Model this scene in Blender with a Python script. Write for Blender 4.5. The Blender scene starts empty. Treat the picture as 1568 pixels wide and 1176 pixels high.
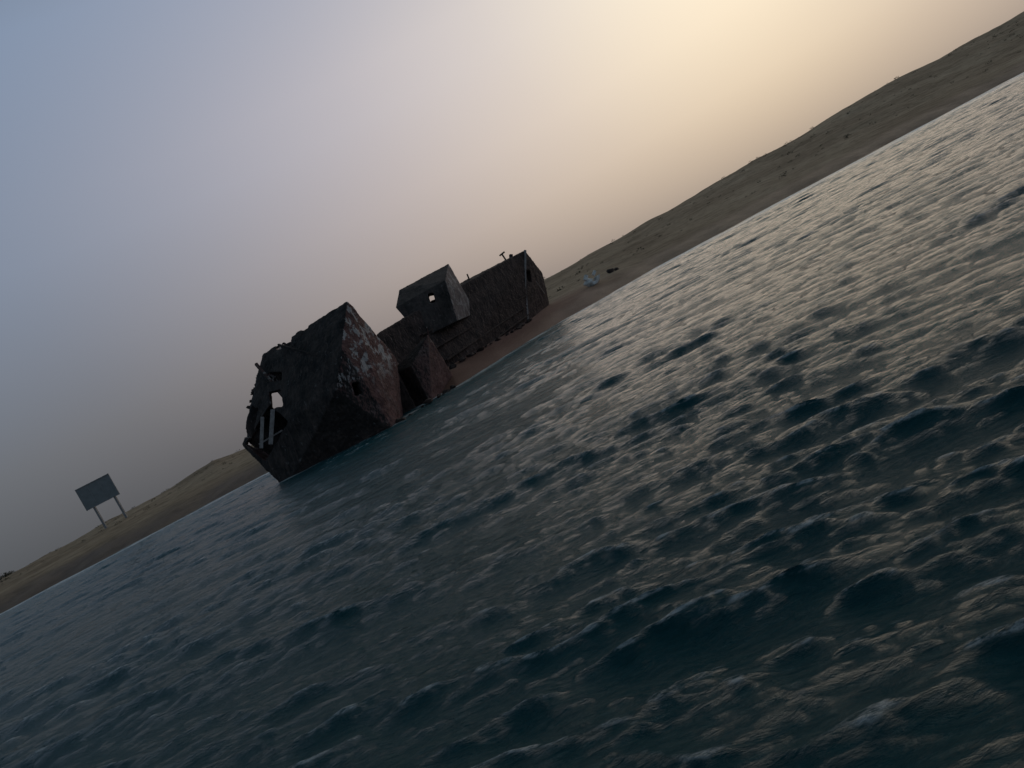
import bpy, bmesh, math, random
import numpy as np
from mathutils import Vector, Matrix
random.seed(4); rng=np.random.default_rng(7)
scene=bpy.context.scene
scene.view_settings.view_transform='Standard'
scene.view_settings.look='None'
scene.view_settings.exposure=0

# ------------------------------------------------------------ helpers
def link(o):
    scene.collection.objects.link(o); return o
def newmat(name):
    m=bpy.data.materials.new(name); m.use_nodes=True
    nt=m.node_tree; b=nt.nodes['Principled BSDF']
    return m,nt,b
def N(nt,t,**k):
    n=nt.nodes.new(t)
    for a,v in k.items(): setattr(n,a,v)
    return n
def noise(nt,scale,detail=6,rough=.6,vec=None,dist=0):
    n=N(nt,'ShaderNodeTexNoise'); n.inputs['Scale'].default_value=scale
    n.inputs['Detail'].default_value=detail; n.inputs['Roughness'].default_value=rough
    n.inputs['Distortion'].default_value=dist
    if vec is not None: nt.links.new(vec,n.inputs['Vector'])
    return n.outputs['Fac']
def ramp(nt,fac,stops,interp='LINEAR'):
    r=N(nt,'ShaderNodeValToRGB'); cr=r.color_ramp; cr.interpolation=interp
    while len(cr.elements)<len(stops): cr.elements.new(.5)
    for e,(p,c) in zip(cr.elements,stops):
        e.position=p; e.color=(c[0],c[1],c[2],1) if not isinstance(c,(int,float)) else (c,c,c,1)
    nt.links.new(fac,r.inputs[0]); return r.outputs[0]
def mix(nt,f,a,b,mode='MIX'):
    m=N(nt,'ShaderNodeMix',data_type='RGBA',blend_type=mode)
    for s,i in ((f,0),(a,6),(b,7)):
        if isinstance(s,(int,float)): m.inputs[i].default_value=s
        elif isinstance(s,tuple): m.inputs[i].default_value=(*s,1)
        else: nt.links.new(s,m.inputs[i])
    return m.outputs[2]
def math_(nt,op,a,b=None,clamp=False):
    m=N(nt,'ShaderNodeMath',operation=op); m.use_clamp=clamp
    for s,i in ((a,0),(b,1)):
        if s is None: continue
        if isinstance(s,(int,float)): m.inputs[i].default_value=s
        else: nt.links.new(s,m.inputs[i])
    return m.outputs[0]
def bump(nt,b,h,strength,dist):
    n=N(nt,'ShaderNodeBump'); n.inputs['Strength'].default_value=strength; n.inputs['Distance'].default_value=dist
    nt.links.new(h,n.inputs['Height']); nt.links.new(n.outputs[0],b.inputs['Normal'])
def objco(nt):
    return N(nt,'ShaderNodeTexCoord').outputs['Object']
def rock_mesh(bm,c,s,seed=0,squash=.7):
    r=random.Random(seed)
    pts=[]
    for i in range(14):
        v=Vector((r.gauss(0,1),r.gauss(0,1),r.gauss(0,1))).normalized()
        pts.append(bm.verts.new((c[0]+v.x*s*r.uniform(.7,1.2),c[1]+v.y*s*r.uniform(.7,1.2),c[2]+v.z*s*squash)))
    res=bmesh.ops.convex_hull(bm,input=pts)
    bmesh.ops.delete(bm,geom=list({g for g in res['geom_interior'] if isinstance(g,bmesh.types.BMVert)}),context='VERTS')
def beam(bm,p,q,w,h=None):
    h=h or w
    p=Vector(p);q=Vector(q);d=(q-p);L=d.length;d.normalize()
    up=Vector((0,0,1)) if abs(d.z)<.95 else Vector((0,1,0))
    x=d.cross(up).normalized(); y=x.cross(d)
    M=Matrix((( x.x*w,d.x*L,y.x*h,(p.x+q.x)/2),(x.y*w,d.y*L,y.y*h,(p.y+q.y)/2),(x.z*w,d.z*L,y.z*h,(p.z+q.z)/2),(0,0,0,1)))
    bmesh.ops.create_cube(bm,size=1,matrix=M)
def bm_obj(bm,name,mat,parent=None,smooth=False):
    bmesh.ops.recalc_face_normals(bm,faces=bm.faces)
    me=bpy.data.meshes.new(name); bm.to_mesh(me); bm.free()
    o=link(bpy.data.objects.new(name,me)); me.materials.append(mat)
    if smooth: me.polygons.foreach_set('use_smooth',[True]*len(me.polygons))
    if parent: o.parent=parent
    return o

# ------------------------------------------------------------ camera
H=2.5; f=1150; th=math.radians(27.5); p=math.atan(90/f)
cam=bpy.data.cameras.new('camera'); co=link(bpy.data.objects.new('camera',cam)); scene.camera=co
cam.lens=f/1568*36; cam.sensor_width=36; cam.clip_end=9000; cam.clip_start=.1
R=Vector((1,0,0)); F=Vector((0,math.cos(p),-math.sin(p))); U=R.cross(F)
cx=math.cos(th)*R-math.sin(th)*U; cy=math.sin(th)*R+math.cos(th)*U; cz=-F
co.matrix_world=Matrix(((cx.x,cy.x,cz.x,0),(cx.y,cy.y,cz.y,0),(cx.z,cy.z,cz.z,H),(0,0,0,1)))

# ------------------------------------------------------------ sky
SAZ=math.radians(27); SEL=math.radians(19)
sd=Vector((math.sin(SAZ)*math.cos(SEL),math.cos(SAZ)*math.cos(SEL),math.sin(SEL)))
w=bpy.data.worlds.new('World'); scene.world=w; w.use_nodes=True; nt=w.node_tree
bg=nt.nodes['Background']
sky=N(nt,'ShaderNodeTexSky',sky_type='NISHITA'); sky.sun_disc=False
sky.sun_elevation=SEL; sky.sun_rotation=SAZ; sky.dust_density=5; sky.air_density=1.5
tc=N(nt,'ShaderNodeTexCoord').outputs['Generated']
nv=N(nt,'ShaderNodeVectorMath',operation='NORMALIZE'); nt.links.new(tc,nv.inputs[0])
sx=N(nt,'ShaderNodeSeparateXYZ'); nt.links.new(nv.outputs[0],sx.inputs[0])
el=math_(nt,'MAXIMUM',sx.outputs[2],0)
base=ramp(nt,el,[(0,(.080,.089,.099)),(.1,(.115,.134,.158)),(.3,(.165,.222,.308)),(.5,(.165,.245,.365)),(.68,(.095,.145,.19)),(.8,(.035,.065,.075)),(1,(.020,.042,.048))])
dt=N(nt,'ShaderNodeVectorMath',operation='DOT_PRODUCT'); nt.links.new(nv.outputs[0],dt.inputs[0]); dt.inputs[1].default_value=sd
ang=math_(nt,'ARCCOSINE',math_(nt,'MINIMUM',dt.outputs['Value'],1)); angn=math_(nt,'DIVIDE',ang,math.radians(90))
glow=ramp(nt,angn,[(0,(.66,.54,.33)),(.10,(.57,.45,.285)),(.18,(.49,.37,.26)),(.30,(.34,.245,.19)),(.44,(.16,.110,.088)),(.58,(.04,.024,.018)),(.78,(0,0,0))],'B_SPLINE')
att=ramp(nt,el,[(0,.54),(.05,.72),(.12,.93),(.2,1),(.35,.9),(.6,.22),(1,.04)])
g2=mix(nt,1.0,glow,att,'MULTIPLY')
tot=mix(nt,1.0,base,g2,'ADD')
nis=mix(nt,1.0,sky.outputs[0],(.003,.003,.003),'MULTIPLY')
tot=mix(nt,1.0,tot,nis,'ADD')
nt.links.new(tot,bg.inputs[0]); bg.inputs[1].default_value=1.0

sl=bpy.data.lights.new('sun','SUN'); sl.energy=.35; sl.angle=math.radians(60); sl.color=(1,.87,.72)
so=link(bpy.data.objects.new('sun',sl)); so.rotation_euler=sd.to_track_quat('Z','Y').to_euler()

# ------------------------------------------------------------ shoreline / terrain functions
SU=np.array([-3000,-1200,-858,-405,-280,-180,-115,-75,0,66,120,168,273,500,916,1500,3000.])
SY=np.array([  60,   68, 71.5, 77, 72, 60, 55, 54.5,60, 68, 73, 76, 85.6, 93, 103, 112, 130.])
RU=np.array([-3000,-822,-722,-640,-528,-457,-405,-250,138,249,330,457,571,640,711,820,956,1500,3000.])
RV=np.array([   95,  95,  95,  97,  99, 106, 99, 105, 118,120,124,129,132,137,140.5,138,141,150,150.])
def shoreY(x,y):
    u=f*x/np.maximum(y,1e-3); return np.interp(u,SU,SY)+.5*np.sin(x*.35)+.35*np.sin(x*.9+1)
def sstep(a,b,t):
    t=np.clip((t-a)/(b-a),0,1); return t*t*(3-2*t)
def vnoise(x,y,s,seed):
    r=np.random.default_rng(seed); out=np.zeros_like(x)
    for i in range(14):
        a=r.uniform(0,6.283); k=6.283/(s*r.uniform(.6,1.8)); out+=np.sin(k*(x*np.cos(a)+y*np.sin(a))+r.uniform(0,6.28))
    return out/4.0
def landz(x,y):
    u=f*x/y; t=y-shoreY(x,y)
    ry=np.interp(u,SU,SY)+125
    rh=2.5+(np.interp(u,RU,RV)-90)/f*ry
    z=2.2*(1-np.exp(-np.maximum(t,0)/8.5))+np.minimum(t,0)*.12
    z=z+(rh-2.2)*sstep(10,125,t)
    z=z-sstep(125,500,t)*.5
    z=z+vnoise(x,y,22,3)*.16*sstep(8,40,t)*(1+.8*sstep(40,120,t))+vnoise(x,y,6,5)*.05*sstep(4,20,t)
    return z
def grid_mesh(name,X,Y,Z,mat,attrs={}):
    nr,nc=X.shape
    co_=np.stack([X,Y,Z],-1).reshape(-1,3).astype(np.float32)
    idx=np.arange(nr*nc).reshape(nr,nc)
    q=np.stack([idx[:-1,:-1],idx[:-1,1:],idx[1:,1:],idx[1:,:-1]],-1).reshape(-1,4)
    me=bpy.data.meshes.new(name); me.vertices.add(len(co_)); me.vertices.foreach_set('co',co_.ravel())
    me.loops.add(q.size); me.loops.foreach_set('vertex_index',q.ravel().astype(np.int32))
    me.polygons.add(len(q)); me.polygons.foreach_set('loop_start',(np.arange(len(q))*4).astype(np.int32))
    me.polygons.foreach_set('loop_total',np.full(len(q),4,dtype=np.int32))
    me.polygons.foreach_set('use_smooth',np.ones(len(q),dtype=bool))
    me.update(calc_edges=True)
    for k,v in attrs.items():
        a=me.attributes.new(k,'FLOAT','POINT'); a.data.foreach_set('value',v.ravel().astype(np.float32))
    me.materials.append(mat); return link(bpy.data.objects.new(name,me))

# ------------------------------------------------------------ sand land
m,nt,b=newmat('desert_sand')
oc=objco(nt)
n1=noise(nt,.06,8,.62,oc); n2=noise(nt,.5,8,.7,oc); n3=noise(nt,6,6,.7,oc)
c1=ramp(nt,n1,[(.3,(.21,.148,.092)),(.5,(.31,.23,.148)),(.7,(.42,.325,.22))])
c2=ramp(nt,n2,[(.35,(.45,.42,.36)),(.55,(1,1,1)),(.75,(1.0,.98,.95))])
col=mix(nt,.75,c1,c2,'MULTIPLY')
wet=N(nt,'ShaderNodeAttribute',attribute_name='wet').outputs['Fac']
red=N(nt,'ShaderNodeAttribute',attribute_name='red').outputs['Fac']
dry=mix(nt,red,col,(.31,.18,.145))
col=mix(nt,wet,dry,mix(nt,1.0,dry,(.52,.46,.43),'MULTIPLY'))
nt.links.new(col,b.inputs['Base Color'])
nt.links.new(math_(nt,'SUBTRACT',.95,math_(nt,'MULTIPLY',wet,.35)),b.inputs['Roughness'])
b.inputs['Specular IOR Level'].default_value=.15
bump(nt,b,mix(nt,.5,n2,n3),.6,.3)
ang_=np.radians(np.linspace(-72,72,640))
rr=np.concatenate([np.arange(44,110,.5),110+np.cumsum(np.linspace(.5,6,110)),np.geomspace(480,4000,26)])
A_,Rr=np.meshgrid(ang_,rr)
X=np.tan(A_)*Rr; Y=Rr+0*A_
Z=landz(X,Y)
T=Y-shoreY(X,Y)
wetv=1-sstep(3,11,T+1.5*vnoise(X,Y,9,11)); redv=np.exp(-((X-2)/11)**2)*(1-sstep(8,26,T))
grid_mesh('beach_terrain',X,Y,Z,m,{'wet':wetv,'red':redv})

# ------------------------------------------------------------ water
m,nt,b=newmat('sea_water')
oc=objco(nt)
foam=N(nt,'ShaderNodeAttribute',attribute_name='foam').outputs['Fac']
crest_glint=N(nt,'ShaderNodeAttribute',attribute_name='crest_glint').outputs['Fac']
shal=N(nt,'ShaderNodeAttribute',attribute_name='shallow').outputs['Fac']
rough_sea=N(nt,'ShaderNodeAttribute',attribute_name='chop').outputs['Fac']
mp=N(nt,'ShaderNodeMapping'); mp.inputs['Rotation'].default_value=(0,0,math.radians(16)); mp.inputs['Scale'].default_value=(.3,1,1); nt.links.new(oc,mp.inputs[0])
nf=noise(nt,.5,8,.7,mp.outputs[0]); nf2=noise(nt,15,6,.75,mp.outputs[0])
foam_glint=math_(nt,'MULTIPLY',foam,ramp(nt,mix(nt,.35,nf,nf2),[(.42,0),(.55,1)]))
cr=math_(nt,'MULTIPLY',crest_glint,ramp(nt,nf2,[(.46,0),(.60,.5)]))  # pale glint lines painted into the water colour along sharp crests
foam_glint=math_(nt,'MAXIMUM',foam_glint,cr)  # shore foam and the painted crest glints share one mask
colr=mix(nt,shal,(.006,.058,.066),(.03,.115,.125))
nt.links.new(mix(nt,foam_glint,colr,(.88,.89,.87)),b.inputs['Base Color'])
nt.links.new(math_(nt,'ADD',.07,math_(nt,'MULTIPLY',foam_glint,.6)),b.inputs['Roughness'])
b.inputs['IOR'].default_value=1.33; b.inputs['Specular IOR Level'].default_value=.27
b.inputs['Specular Tint'].default_value=(.78,.97,1,1)
mr=N(nt,'ShaderNodeMapping'); mr.inputs['Rotation'].default_value=(0,0,math.radians(14)); mr.inputs['Scale'].default_value=(.42,1,1); nt.links.new(oc,mr.inputs[0])
h1=noise(nt,3.6,3,.6,mr.outputs[0],.5); h2=noise(nt,16,7,.76,mr.outputs[0],.4)
rd=math_(nt,'SUBTRACT',1,math_(nt,'ABSOLUTE',math_(nt,'SUBTRACT',math_(nt,'MULTIPLY',noise(nt,5,4,.6,mr.outputs[0],.5),2),1)))
rd2=math_(nt,'SUBTRACT',1,math_(nt,'ABSOLUTE',math_(nt,'SUBTRACT',math_(nt,'MULTIPLY',noise(nt,13,4,.6,mr.outputs[0],.5),2),1)))
hh=math_(nt,'ADD',math_(nt,'MULTIPLY',h1,.09),math_(nt,'MULTIPLY',h2,.044))
hh=math_(nt,'ADD',hh,math_(nt,'MULTIPLY',rd,.06))
hh=math_(nt,'ADD',hh,math_(nt,'MULTIPLY',rd2,.02))
hh=math_(nt,'MULTIPLY',hh,rough_sea)
bump(nt,b,hh,1.0,1.0)
az=np.concatenate([np.linspace(-180,-46,40)[:-1],np.linspace(-46,46,1250),np.linspace(46,180,40)[1:]])
rs=[.3,1,1.6,2.0]
while rs[-1]<135: rs.append(rs[-1]+min(max(rs[-1]**2/3000,.014),.15))
rs=np.array(rs+list(np.geomspace(140,6000,30)))
A_,Rr=np.meshgrid(np.radians(az).astype(np.float32),rs.astype(np.float32))
X=np.sin(A_)*Rr; Y=np.cos(A_)*Rr
sp=np.gradient(rs).astype(np.float32)[:,None]
Z=np.zeros_like(X); DX=np.zeros_like(X); DY=np.zeros_like(X); CR=np.zeros_like(X)
gust=np.clip(.9+.3*vnoise(X,Y,9,21),.4,1.4).astype(np.float32)
Tsh=np.where(Y>5,shoreY(X,Y)-Y,60)
wd=np.interp(f*X/np.maximum(Y,1),[-900,-400,-100,150,500,950],[6,5,3,6,18,26])
calm=(.12+.88*sstep(0,1,Tsh/wd)).astype(np.float32)
nw=96
for i in range(nw):
    lam=.09*(3.2/.09)**(i/(nw-1))
    st=.033*(0.75+.75*math.exp(-((math.log(lam/.55))/.8)**2))
    # longer wind sea: narrow spread so the crests run long across the view
    sprd=25 if lam<.6 else (17 if lam<1.1 else 10)
    if lam>1.3: st*=.85
    k=2*math.pi/lam; a=st/k
    d=math.radians(-103+rng.normal(0,sprd)); ph=rng.uniform(0,6.28)
    att_=np.clip((lam/sp-2.2)/3,0,1)*np.clip((300-Rr)/100,0,1)
    arg=k*(X*math.cos(d)+Y*math.sin(d))+ph
    s=np.sin(arg); c=np.cos(arg); aa=(a*att_*calm*(gust if lam<2 else 1)).astype(np.float32)
    Z+=aa*c; DX-=aa*s*math.cos(d)*1.15; DY-=aa*s*math.sin(d)*1.15
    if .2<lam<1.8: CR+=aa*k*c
foamv=np.where((Y>5)&(Tsh>-4),np.exp(-(np.maximum(Tsh-1.2,0)/(wd*.6))**2),0)*np.interp(f*X/np.maximum(Y,1),[-900,-300,0,400,900],[.7,.7,1,1,1])
shv=np.where((Y>5),np.exp(-np.maximum(Tsh,0)/16),0)
glintv=np.clip((CR/CR.std()-1.5)/1.0,0,1)
for (ax,ay,bx,by) in ((-16,48,-7.7,46),(-7.7,46,-5.8,53),(-5.8,53,-3.6,55.5)):
    L2=(bx-ax)**2+(by-ay)**2; tt=np.clip(((X-ax)*(bx-ax)+(Y-ay)*(by-ay))/L2,0,1)
    dd=np.hypot(X-ax-tt*(bx-ax),Y-ay-tt*(by-ay)); foamv=np.maximum(foamv,.7*np.exp(-(dd/.6)**2))
grid_mesh('sea_water',X+DX,Y+DY,Z,m,{'foam':foamv,'shallow':shv,'crest_glint':glintv,'chop':calm})

# ------------------------------------------------------------ rusty iron materials
def rust_mat(name,dark,mid,side,flake,flake_amt,thr=(.42,.6)):
    m,nt,b=newmat(name); oc=objco(nt)
    a=noise(nt,.9,9,.68,oc); c=noise(nt,5,8,.7,oc); e=noise(nt,22,5,.7,oc)
    base=ramp(nt,a,[(.38,dark),(.62,mid)])
    base=mix(nt,.6,base,ramp(nt,c,[(.35,(.45,.42,.4)),(.65,(1.3,1.2,1.15))]),'MULTIPLY')
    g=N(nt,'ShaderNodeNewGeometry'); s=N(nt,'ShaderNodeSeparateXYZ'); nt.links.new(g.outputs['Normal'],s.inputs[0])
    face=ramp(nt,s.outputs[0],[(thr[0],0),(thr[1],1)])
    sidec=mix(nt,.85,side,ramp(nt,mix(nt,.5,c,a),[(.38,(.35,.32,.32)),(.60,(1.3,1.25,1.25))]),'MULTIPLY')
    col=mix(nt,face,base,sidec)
    pf=noise(nt,1.1,10,.70,oc,.4)
    sz=N(nt,'ShaderNodeSeparateXYZ'); nt.links.new(oc,sz.inputs[0])
    hi=ramp(nt,math_(nt,'DIVIDE',sz.outputs[2],10),[(.25,.12),(.42,1)])
    fl=math_(nt,'MULTIPLY',ramp(nt,pf,[(.51,0),(.55,1)]),math_(nt,'MULTIPLY',face,hi))
    fl=math_(nt,'MULTIPLY',fl,flake_amt)
    col=mix(nt,fl,col,flake)
    ms=N(nt,'ShaderNodeMapping'); ms.inputs['Scale'].default_value=(3,3,.25); nt.links.new(oc,ms.inputs[0])
    stn=noise(nt,1.4,6,.65,ms.outputs[0])
    col=mix(nt,math_(nt,'MULTIPLY',ramp(nt,stn,[(.53,0),(.68,1)]),.5),col,(.12,.082,.068))
    sc=noise(nt,2.7,9,.75,oc,.3)
    col=mix(nt,math_(nt,'MULTIPLY',ramp(nt,sc,[(.60,0),(.66,1)]),.4),col,(.25,.24,.23))
    nt.links.new(col,b.inputs['Base Color']); b.inputs['Roughness'].default_value=.85; b.inputs['Specular IOR Level'].default_value=.25
    bump(nt,b,math_(nt,'ADD',c,math_(nt,'MULTIPLY',e,.4)),.6,.08)
    return m
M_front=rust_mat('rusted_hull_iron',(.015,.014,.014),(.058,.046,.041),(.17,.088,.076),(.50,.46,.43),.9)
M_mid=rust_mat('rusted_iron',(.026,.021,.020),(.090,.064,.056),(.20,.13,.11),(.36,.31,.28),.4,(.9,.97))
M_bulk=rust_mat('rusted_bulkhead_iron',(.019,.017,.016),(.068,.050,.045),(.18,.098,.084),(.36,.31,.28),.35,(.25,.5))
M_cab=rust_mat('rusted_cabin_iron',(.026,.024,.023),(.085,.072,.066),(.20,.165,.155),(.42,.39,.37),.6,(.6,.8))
m_bar,nt,b=newmat('weathered_beam'); oc=objco(nt)
nt.links.new(ramp(nt,noise(nt,4,8,.7,oc),[(.3,(.18,.15,.14)),(.7,(.42,.37,.34))]),b.inputs['Base Color']); b.inputs['Roughness'].default_value=.9

wreck=link(bpy.data.objects.new('shipwreck',None))
tex=bpy.data.textures.new('crumble','CLOUDS'); tex.noise_scale=.9; tex.noise_depth=3
tex2=bpy.data.textures.new('pitting','CLOUDS'); tex2.noise_scale=.22; tex2.noise_depth=2
def cutter(lo,hi,rotz=0,roty=0):
    bm=bmesh.new(); bmesh.ops.create_cube(bm,size=1)
    c=[(a+b_)/2 for a,b_ in zip(lo,hi)]; s=[b_-a for a,b_ in zip(lo,hi)]
    bm.transform(Matrix.Translation(c)@Matrix.Rotation(rotz,4,'Z')@Matrix.Rotation(roty,4,'Y')@Matrix.Diagonal((*s,1)))
    me=bpy.data.meshes.new('cut'); bm.to_mesh(me); bm.free(); return link(bpy.data.objects.new('cut',me))
def solid(name,pts,mat,voxel=.09,cuts=(),d1=.16,d2=.07,extra=None):
    bm=bmesh.new(); vs=[bm.verts.new(q) for q in pts]
    res=bmesh.ops.convex_hull(bm,input=vs)
    bmesh.ops.delete(bm,geom=[g for g in bm.verts if not g.link_faces],context='VERTS')
    bmesh.ops.recalc_face_normals(bm,faces=bm.faces)
    me=bpy.data.meshes.new(name); bm.to_mesh(me); bm.free()
    o=link(bpy.data.objects.new(name,me)); me.materials.append(mat)
    for c in cuts:
        md=o.modifiers.new('b','BOOLEAN'); md.operation='DIFFERENCE'; md.object=c; md.solver='EXACT'
    md=o.modifiers.new('r','REMESH'); md.mode='VOXEL'; md.voxel_size=voxel; md.use_smooth_shade=False
    for t,s in ((tex,d1),(tex2,d2)):
        md=o.modifiers.new('d','DISPLACE'); md.texture=t; md.strength=s; md.mid_level=.5; md.texture_coords='LOCAL'
    dg=bpy.context.evaluated_depsgraph_get(); dg.update()
    me2=bpy.data.meshes.new_from_object(o.evaluated_get(dg),depsgraph=dg)
    o.modifiers.clear(); o.data=me2
    if not me2.materials: me2.materials.append(mat)
    for c in cuts: bpy.data.objects.remove(c)
    o.parent=wreck; return o

# near section of the hull, with torn and rotted openings
tears=[cutter((-17.5,51.6,.6),(-12.9,58,7.0)),
   cutter((-14.65,46,4.3),(-13.85,54,5.4),.25,.35),
   cutter((-17.0,46,2.3),(-13.8,50.6,4.05),.1,-.5),
   cutter((-17.4,47,3.9),(-15.3,50.3,4.8),.1,-.9),
   cutter((-17.6,48,5.1),(-16.05,52.5,5.75),.1,-.6),
   cutter((-16.0,48,6.3),(-15.2,53,6.9),.1,-.8),
   cutter((-12.6,47,7.62),(-11.4,52,8.6),.1,.2),
   cutter((-10.2,45,7.85),(-9.7,50,8.6),.1,.5),
   cutter((-13.6,46.5,5.9),(-12.7,50.1,6.5),.3,.5),
   cutter((-9.0,44.2,2.6),(-8.5,47.5,3.4),.5,.2)]
solid('stern_section',[
 (-15.99,48,-.6),(-7.68,46,-.5),(-9.40,44.5,3.51),(-7.94,45,5.67),(-7.68,46,6.86),(-6.66,47,8.10),
 (-13.88,51,8.04),(-16.59,51,5.16),(-17.56,49.5,3.19),(-6.54,50.5,5.57),(-6.12,51,3.70),(-7.9,52,-.5),
 (-15.2,53.5,-.6),(-16.9,53.5,3.1),(-16,55,4.5),(-13.5,56,7.7),(-8,55,8.1),(-7.3,56,3.5),(-9,56,-.5)],
 M_front,.07,tears,.16,.08)
solid('inner_frame',[(x,y,z) for x in (-9,-6.9) for y in (53.5,57) for z in (-.5,3.6)],M_mid,.12,(),.2,.08)
solid('bulkhead_stub',[(-3.71,54,4.24),(-3.67,57,.5),(-5.76,53,-.5),(-5.72,53,2.78),(-8.04,56,2.9),(-7.9,55,-.5),(-3.95,58,3.6),(-4.2,60,.2)],M_bulk,.065,(),.12,.06)
solid('hull',[(-7.3,56,6.05),(-4.96,60,6.36),(.6,70,7.55),(7.72,80,8.2),(5.84,79,4.7),(4.4,78,.9),(-4.04,62,.0),(-7.4,57,-.5),
 (8.9,86,5.34),(8.55,87,3.7),(7.8,87,.9),(7.9,86,7.7),(-6,66,5.6),(-6,66,-.5)],M_mid,.10,
 [cutter((6.2,79,5.0),(7.0,84,6.2),.2,.3)],.13,.07)
solid('wheelhouse',[(-5.45,60.9,7.53),(-.93,63,7.81),(-1.59,63,4.36),(-4.77,60.9,4.39),(-4.75,63.5,8.9),(-.06,67.2,9.33),(.12,68.2,5.65),(-.24,68.2,4.4),(-4.2,65,4.4),(-5.08,60.9,6.2)],
 M_cab,.055,[cutter((-2.96,58,6.58),(-2.48,72,7.38),.04,.25),cutter((-4.0,63.0,5.2),(-1.4,65.2,7.6))],.05,.03)

# beams, rails, strakes, fittings
bm=bmesh.new()
beam(bm,(-16.1,48.1,2.5),(-15.15,48.4,4.25),.22)
beam(bm,(-15.35,47.8,2.45),(-14.25,48.1,4.35),.26)
beam(bm,(-16.3,48.8,2.8),(-14.4,48.2,2.9),.1)
bm_obj(bm,'frame_beams',m_bar,wreck)
bm=bmesh.new()
beam(bm,(7.72,79.8,8.15),(5.84,78.8,4.7),.22); beam(bm,(5.84,78.8,4.7),(4.5,77.85,1.5),.2)
beam(bm,(7.3,81.8,5.6),(7.9,84.9,3.2),.14)
bm_obj(bm,'corner_plate_edge',m_bar,wreck)
bm=bmesh.new()
for a,q in (((-3.9,61.4,1.9),(5.0,78.0,2.9)),((-4.2,60.9,3.2),(5.45,78.35,3.9)),((-4.6,60.2,4.6),(6.2,79,5.5)),((-4.0,61.7,.9),(4.7,77.8,2.0))):
    beam(bm,a,q,.3,.13)
bm_obj(bm,'strakes',M_mid,wreck)
bm=bmesh.new()
beam(bm,(-14.4,50.2,7.6),(-12.9,48.1,3.0),.18); beam(bm,(-12.9,48.0,3.0),(-13.3,47.6,.4),.18)
beam(bm,(-12.2,49.0,7.9),(-9.0,45.7,5.3),.12)
bm_obj(bm,'hull_ribs',M_front,wreck)
bm=bmesh.new()
beam(bm,(5.36,78,7.8),(5.25,78,8.75),.16); beam(bm,(4.95,78,8.72),(5.6,78,8.85),.16); beam(bm,(5.9,78.5,7.9),(6.1,78.6,8.35),.3)
beam(bm,(-3.9,54.6,3.6),(-3.55,54.2,4.75),.09)
beam(bm,(.95,69.6,7.4),(1.0,69.6,7.95),.14)
for i in range(14):
    t=random.random(); x=-13.7+6.6*t; y=50.6-3.2*t+random.uniform(.2,1.5); z=7.95
    rock_mesh(bm,(x,y,z-.02),random.uniform(.08,.2),i,.8)
for i in range(12):
    t=random.random(); rock_mesh(bm,(-16.6+2.7*t,51,5.2+2.7*t),random.uniform(.1,.2),i+40,.9)
bm_obj(bm,'deck_fittings',M_front,wreck)
bm=bmesh.new()
for i in range(30):
    t=random.random(); rock_mesh(bm,(-9.5+6*t+random.uniform(-.2,.4),45.9+8*t*t+random.uniform(-.5,.2),random.uniform(-.05,.2)),random.uniform(.1,.38),i+100,.6)
for i in range(24):
    t=random.random(); x=-3.8+9*t; y=61+17*t-random.uniform(.2,1.2)
    rock_mesh(bm,(x,y,float(landz(np.array([x]),np.array([y]))[0])+.1),random.uniform(.12,.45),i+150,.6)
bm_obj(bm,'fallen_plates',M_mid,wreck)

# ------------------------------------------------------------ billboard on the left beach
m_pan,nt,b=newmat('faded_sign_panel'); oc=objco(nt)
nt.links.new(ramp(nt,noise(nt,1.2,8,.7,oc),[(.3,(.13,.15,.155)),(.7,(.21,.23,.235))]),b.inputs['Base Color']); b.inputs['Roughness'].default_value=.7
m_post,nt,b=newmat('sign_post_steel'); oc=objco(nt)
nt.links.new(ramp(nt,noise(nt,3,6,.7,oc),[(.3,(.13,.135,.14)),(.7,(.28,.28,.28))]),b.inputs['Base Color']); b.inputs['Roughness'].default_value=.6
sg=link(bpy.data.objects.new('roadside_sign',None))
SX,SYY=-61.0,110.0
bm=bmesh.new(); beam(bm,(SX-2.35,SYY,7.85),(SX+2.35,SYY+.9,7.85),.08,3.3); bm_obj(bm,'panel',m_pan,sg)
bm=bmesh.new()
for a,q in (((-2.4,6.18),(2.4,6.18)),((-2.4,9.52),(2.4,9.52))):
    beam(bm,(SX+a[0],SYY+(a[0]+2.35)*.19-.03,a[1]),(SX+q[0],SYY+(q[0]+2.35)*.19-.03,q[1]),.16,.12)
for a in (-2.4,-.8,.8,2.4): beam(bm,(SX+a,SYY+(a+2.35)*.19+.02,6.1),(SX+a,SYY+(a+2.35)*.19+.02,9.6),.12)
bm_obj(bm,'frame',m_post,sg)
bm=bmesh.new()
for a in (-1.45,1.6):
    beam(bm,(SX+a,SYY+(a+2.35)*.19+.2,1.5),(SX+a,SYY+(a+2.35)*.19+.2,9.3),.3)
bm_obj(bm,'posts',m_post,sg)

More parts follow.
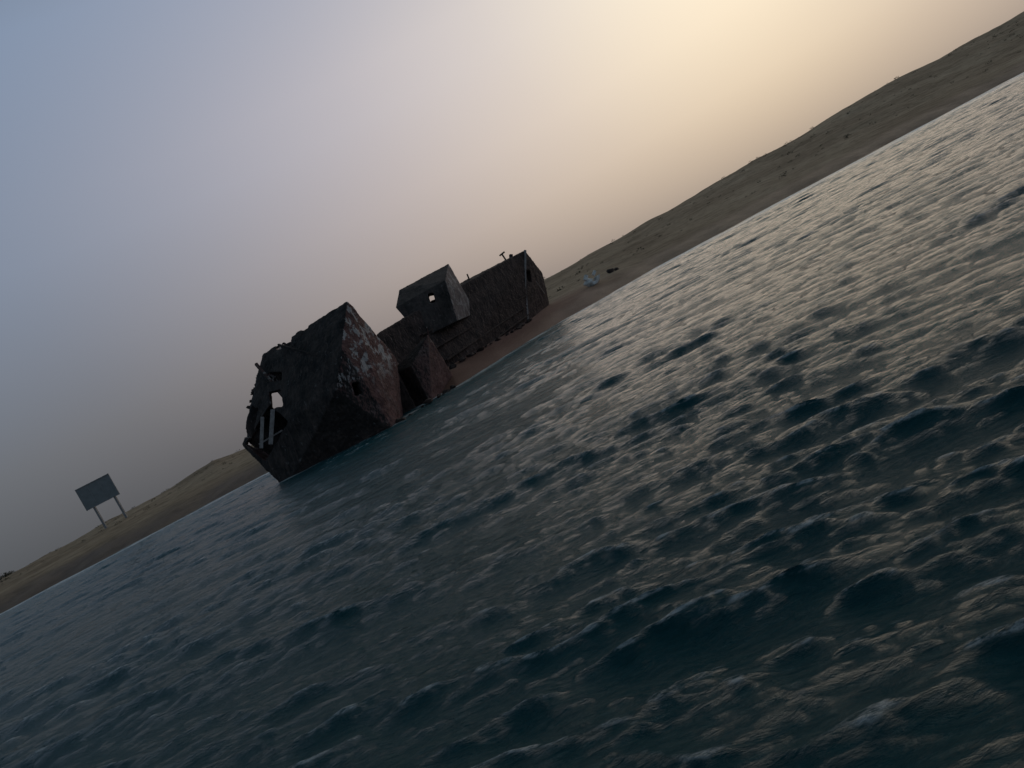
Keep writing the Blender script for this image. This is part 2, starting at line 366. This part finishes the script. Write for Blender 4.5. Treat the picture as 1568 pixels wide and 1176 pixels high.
# ------------------------------------------------------------ pale concrete debris on the beach
m_con,nt,b=newmat('bleached_concrete'); oc=objco(nt)
nt.links.new(ramp(nt,noise(nt,2.5,8,.7,oc),[(.35,(.40,.38,.35)),(.6,(.82,.79,.75))]),b.inputs['Base Color']); b.inputs['Roughness'].default_value=.9
def gz(x,y): return float(landz(np.array([x]),np.array([y]))[0])
bm=bmesh.new(); x,y=13.6,87.; z=gz(x,y)
rock_mesh(bm,(x-.35,y,z+.45),.66,1,1.0); rock_mesh(bm,(x+.6,y+.3,z+.65),.64,2,1.05); rock_mesh(bm,(x+.1,y-.6,z+.15),.5,3,.6)
beam(bm,(x-.6,y-.2,z+.9),(x-.2,y,z+1.35),.35); beam(bm,(x+.5,y,z+1.0),(x+.95,y+.1,z+1.35),.3)
bm_obj(bm,'concrete_debris',m_con)
bm=bmesh.new(); x,y=17.2,93.; rock_mesh(bm,(x,y,gz(x,y)+.25),.55,9,.7); rock_mesh(bm,(x+.9,y+.5,gz(x+.9,y+.5)+.1),.4,12,.7)
bm_obj(bm,'beach_rock',M_mid)

# ------------------------------------------------------------ scrub
m_sc,nt,b=newmat('dry_scrub'); oc=objco(nt)
nt.links.new(ramp(nt,noise(nt,3,4,.6,oc),[(.3,(.040,.036,.02)),(.7,(.10,.088,.055))]),b.inputs['Base Color']); b.inputs['Roughness'].default_value=.95
V=[];Fc=[]
def clump(x,y,s,n=40):
    z=gz(x,y)
    for i in range(n):
        a=random.uniform(0,6.28); r=s*math.sqrt(random.random())*.8; h=s*random.uniform(.05,.75)*(1-.5*r/s)
        px,py,pz=x+r*math.cos(a),y+r*math.sin(a),z+h; k=s*random.uniform(.1,.22); b0=len(V)
        for j in range(3): V.append((px+random.uniform(-k,k),py+random.uniform(-k,k),pz+random.uniform(-k,k)))
        Fc.append((b0,b0+1,b0+2))
for i in range(620):
    u=random.uniform(-1000,1150); t=random.uniform(22,150); y=np.interp(u,SU,SY)+t; x=u*y/f
    clump(x,y,random.choice([.25,.3,.4,.5,.8])*(1 if u>0 else .8))
y=150; clump(-822*y/f,y,1.5,160); clump(-812*y/f,y,1.0,100)
me=bpy.data.meshes.new('desert_scrub'); me.from_pydata(V,[],Fc); me.materials.append(m_sc); link(bpy.data.objects.new('desert_scrub',me))
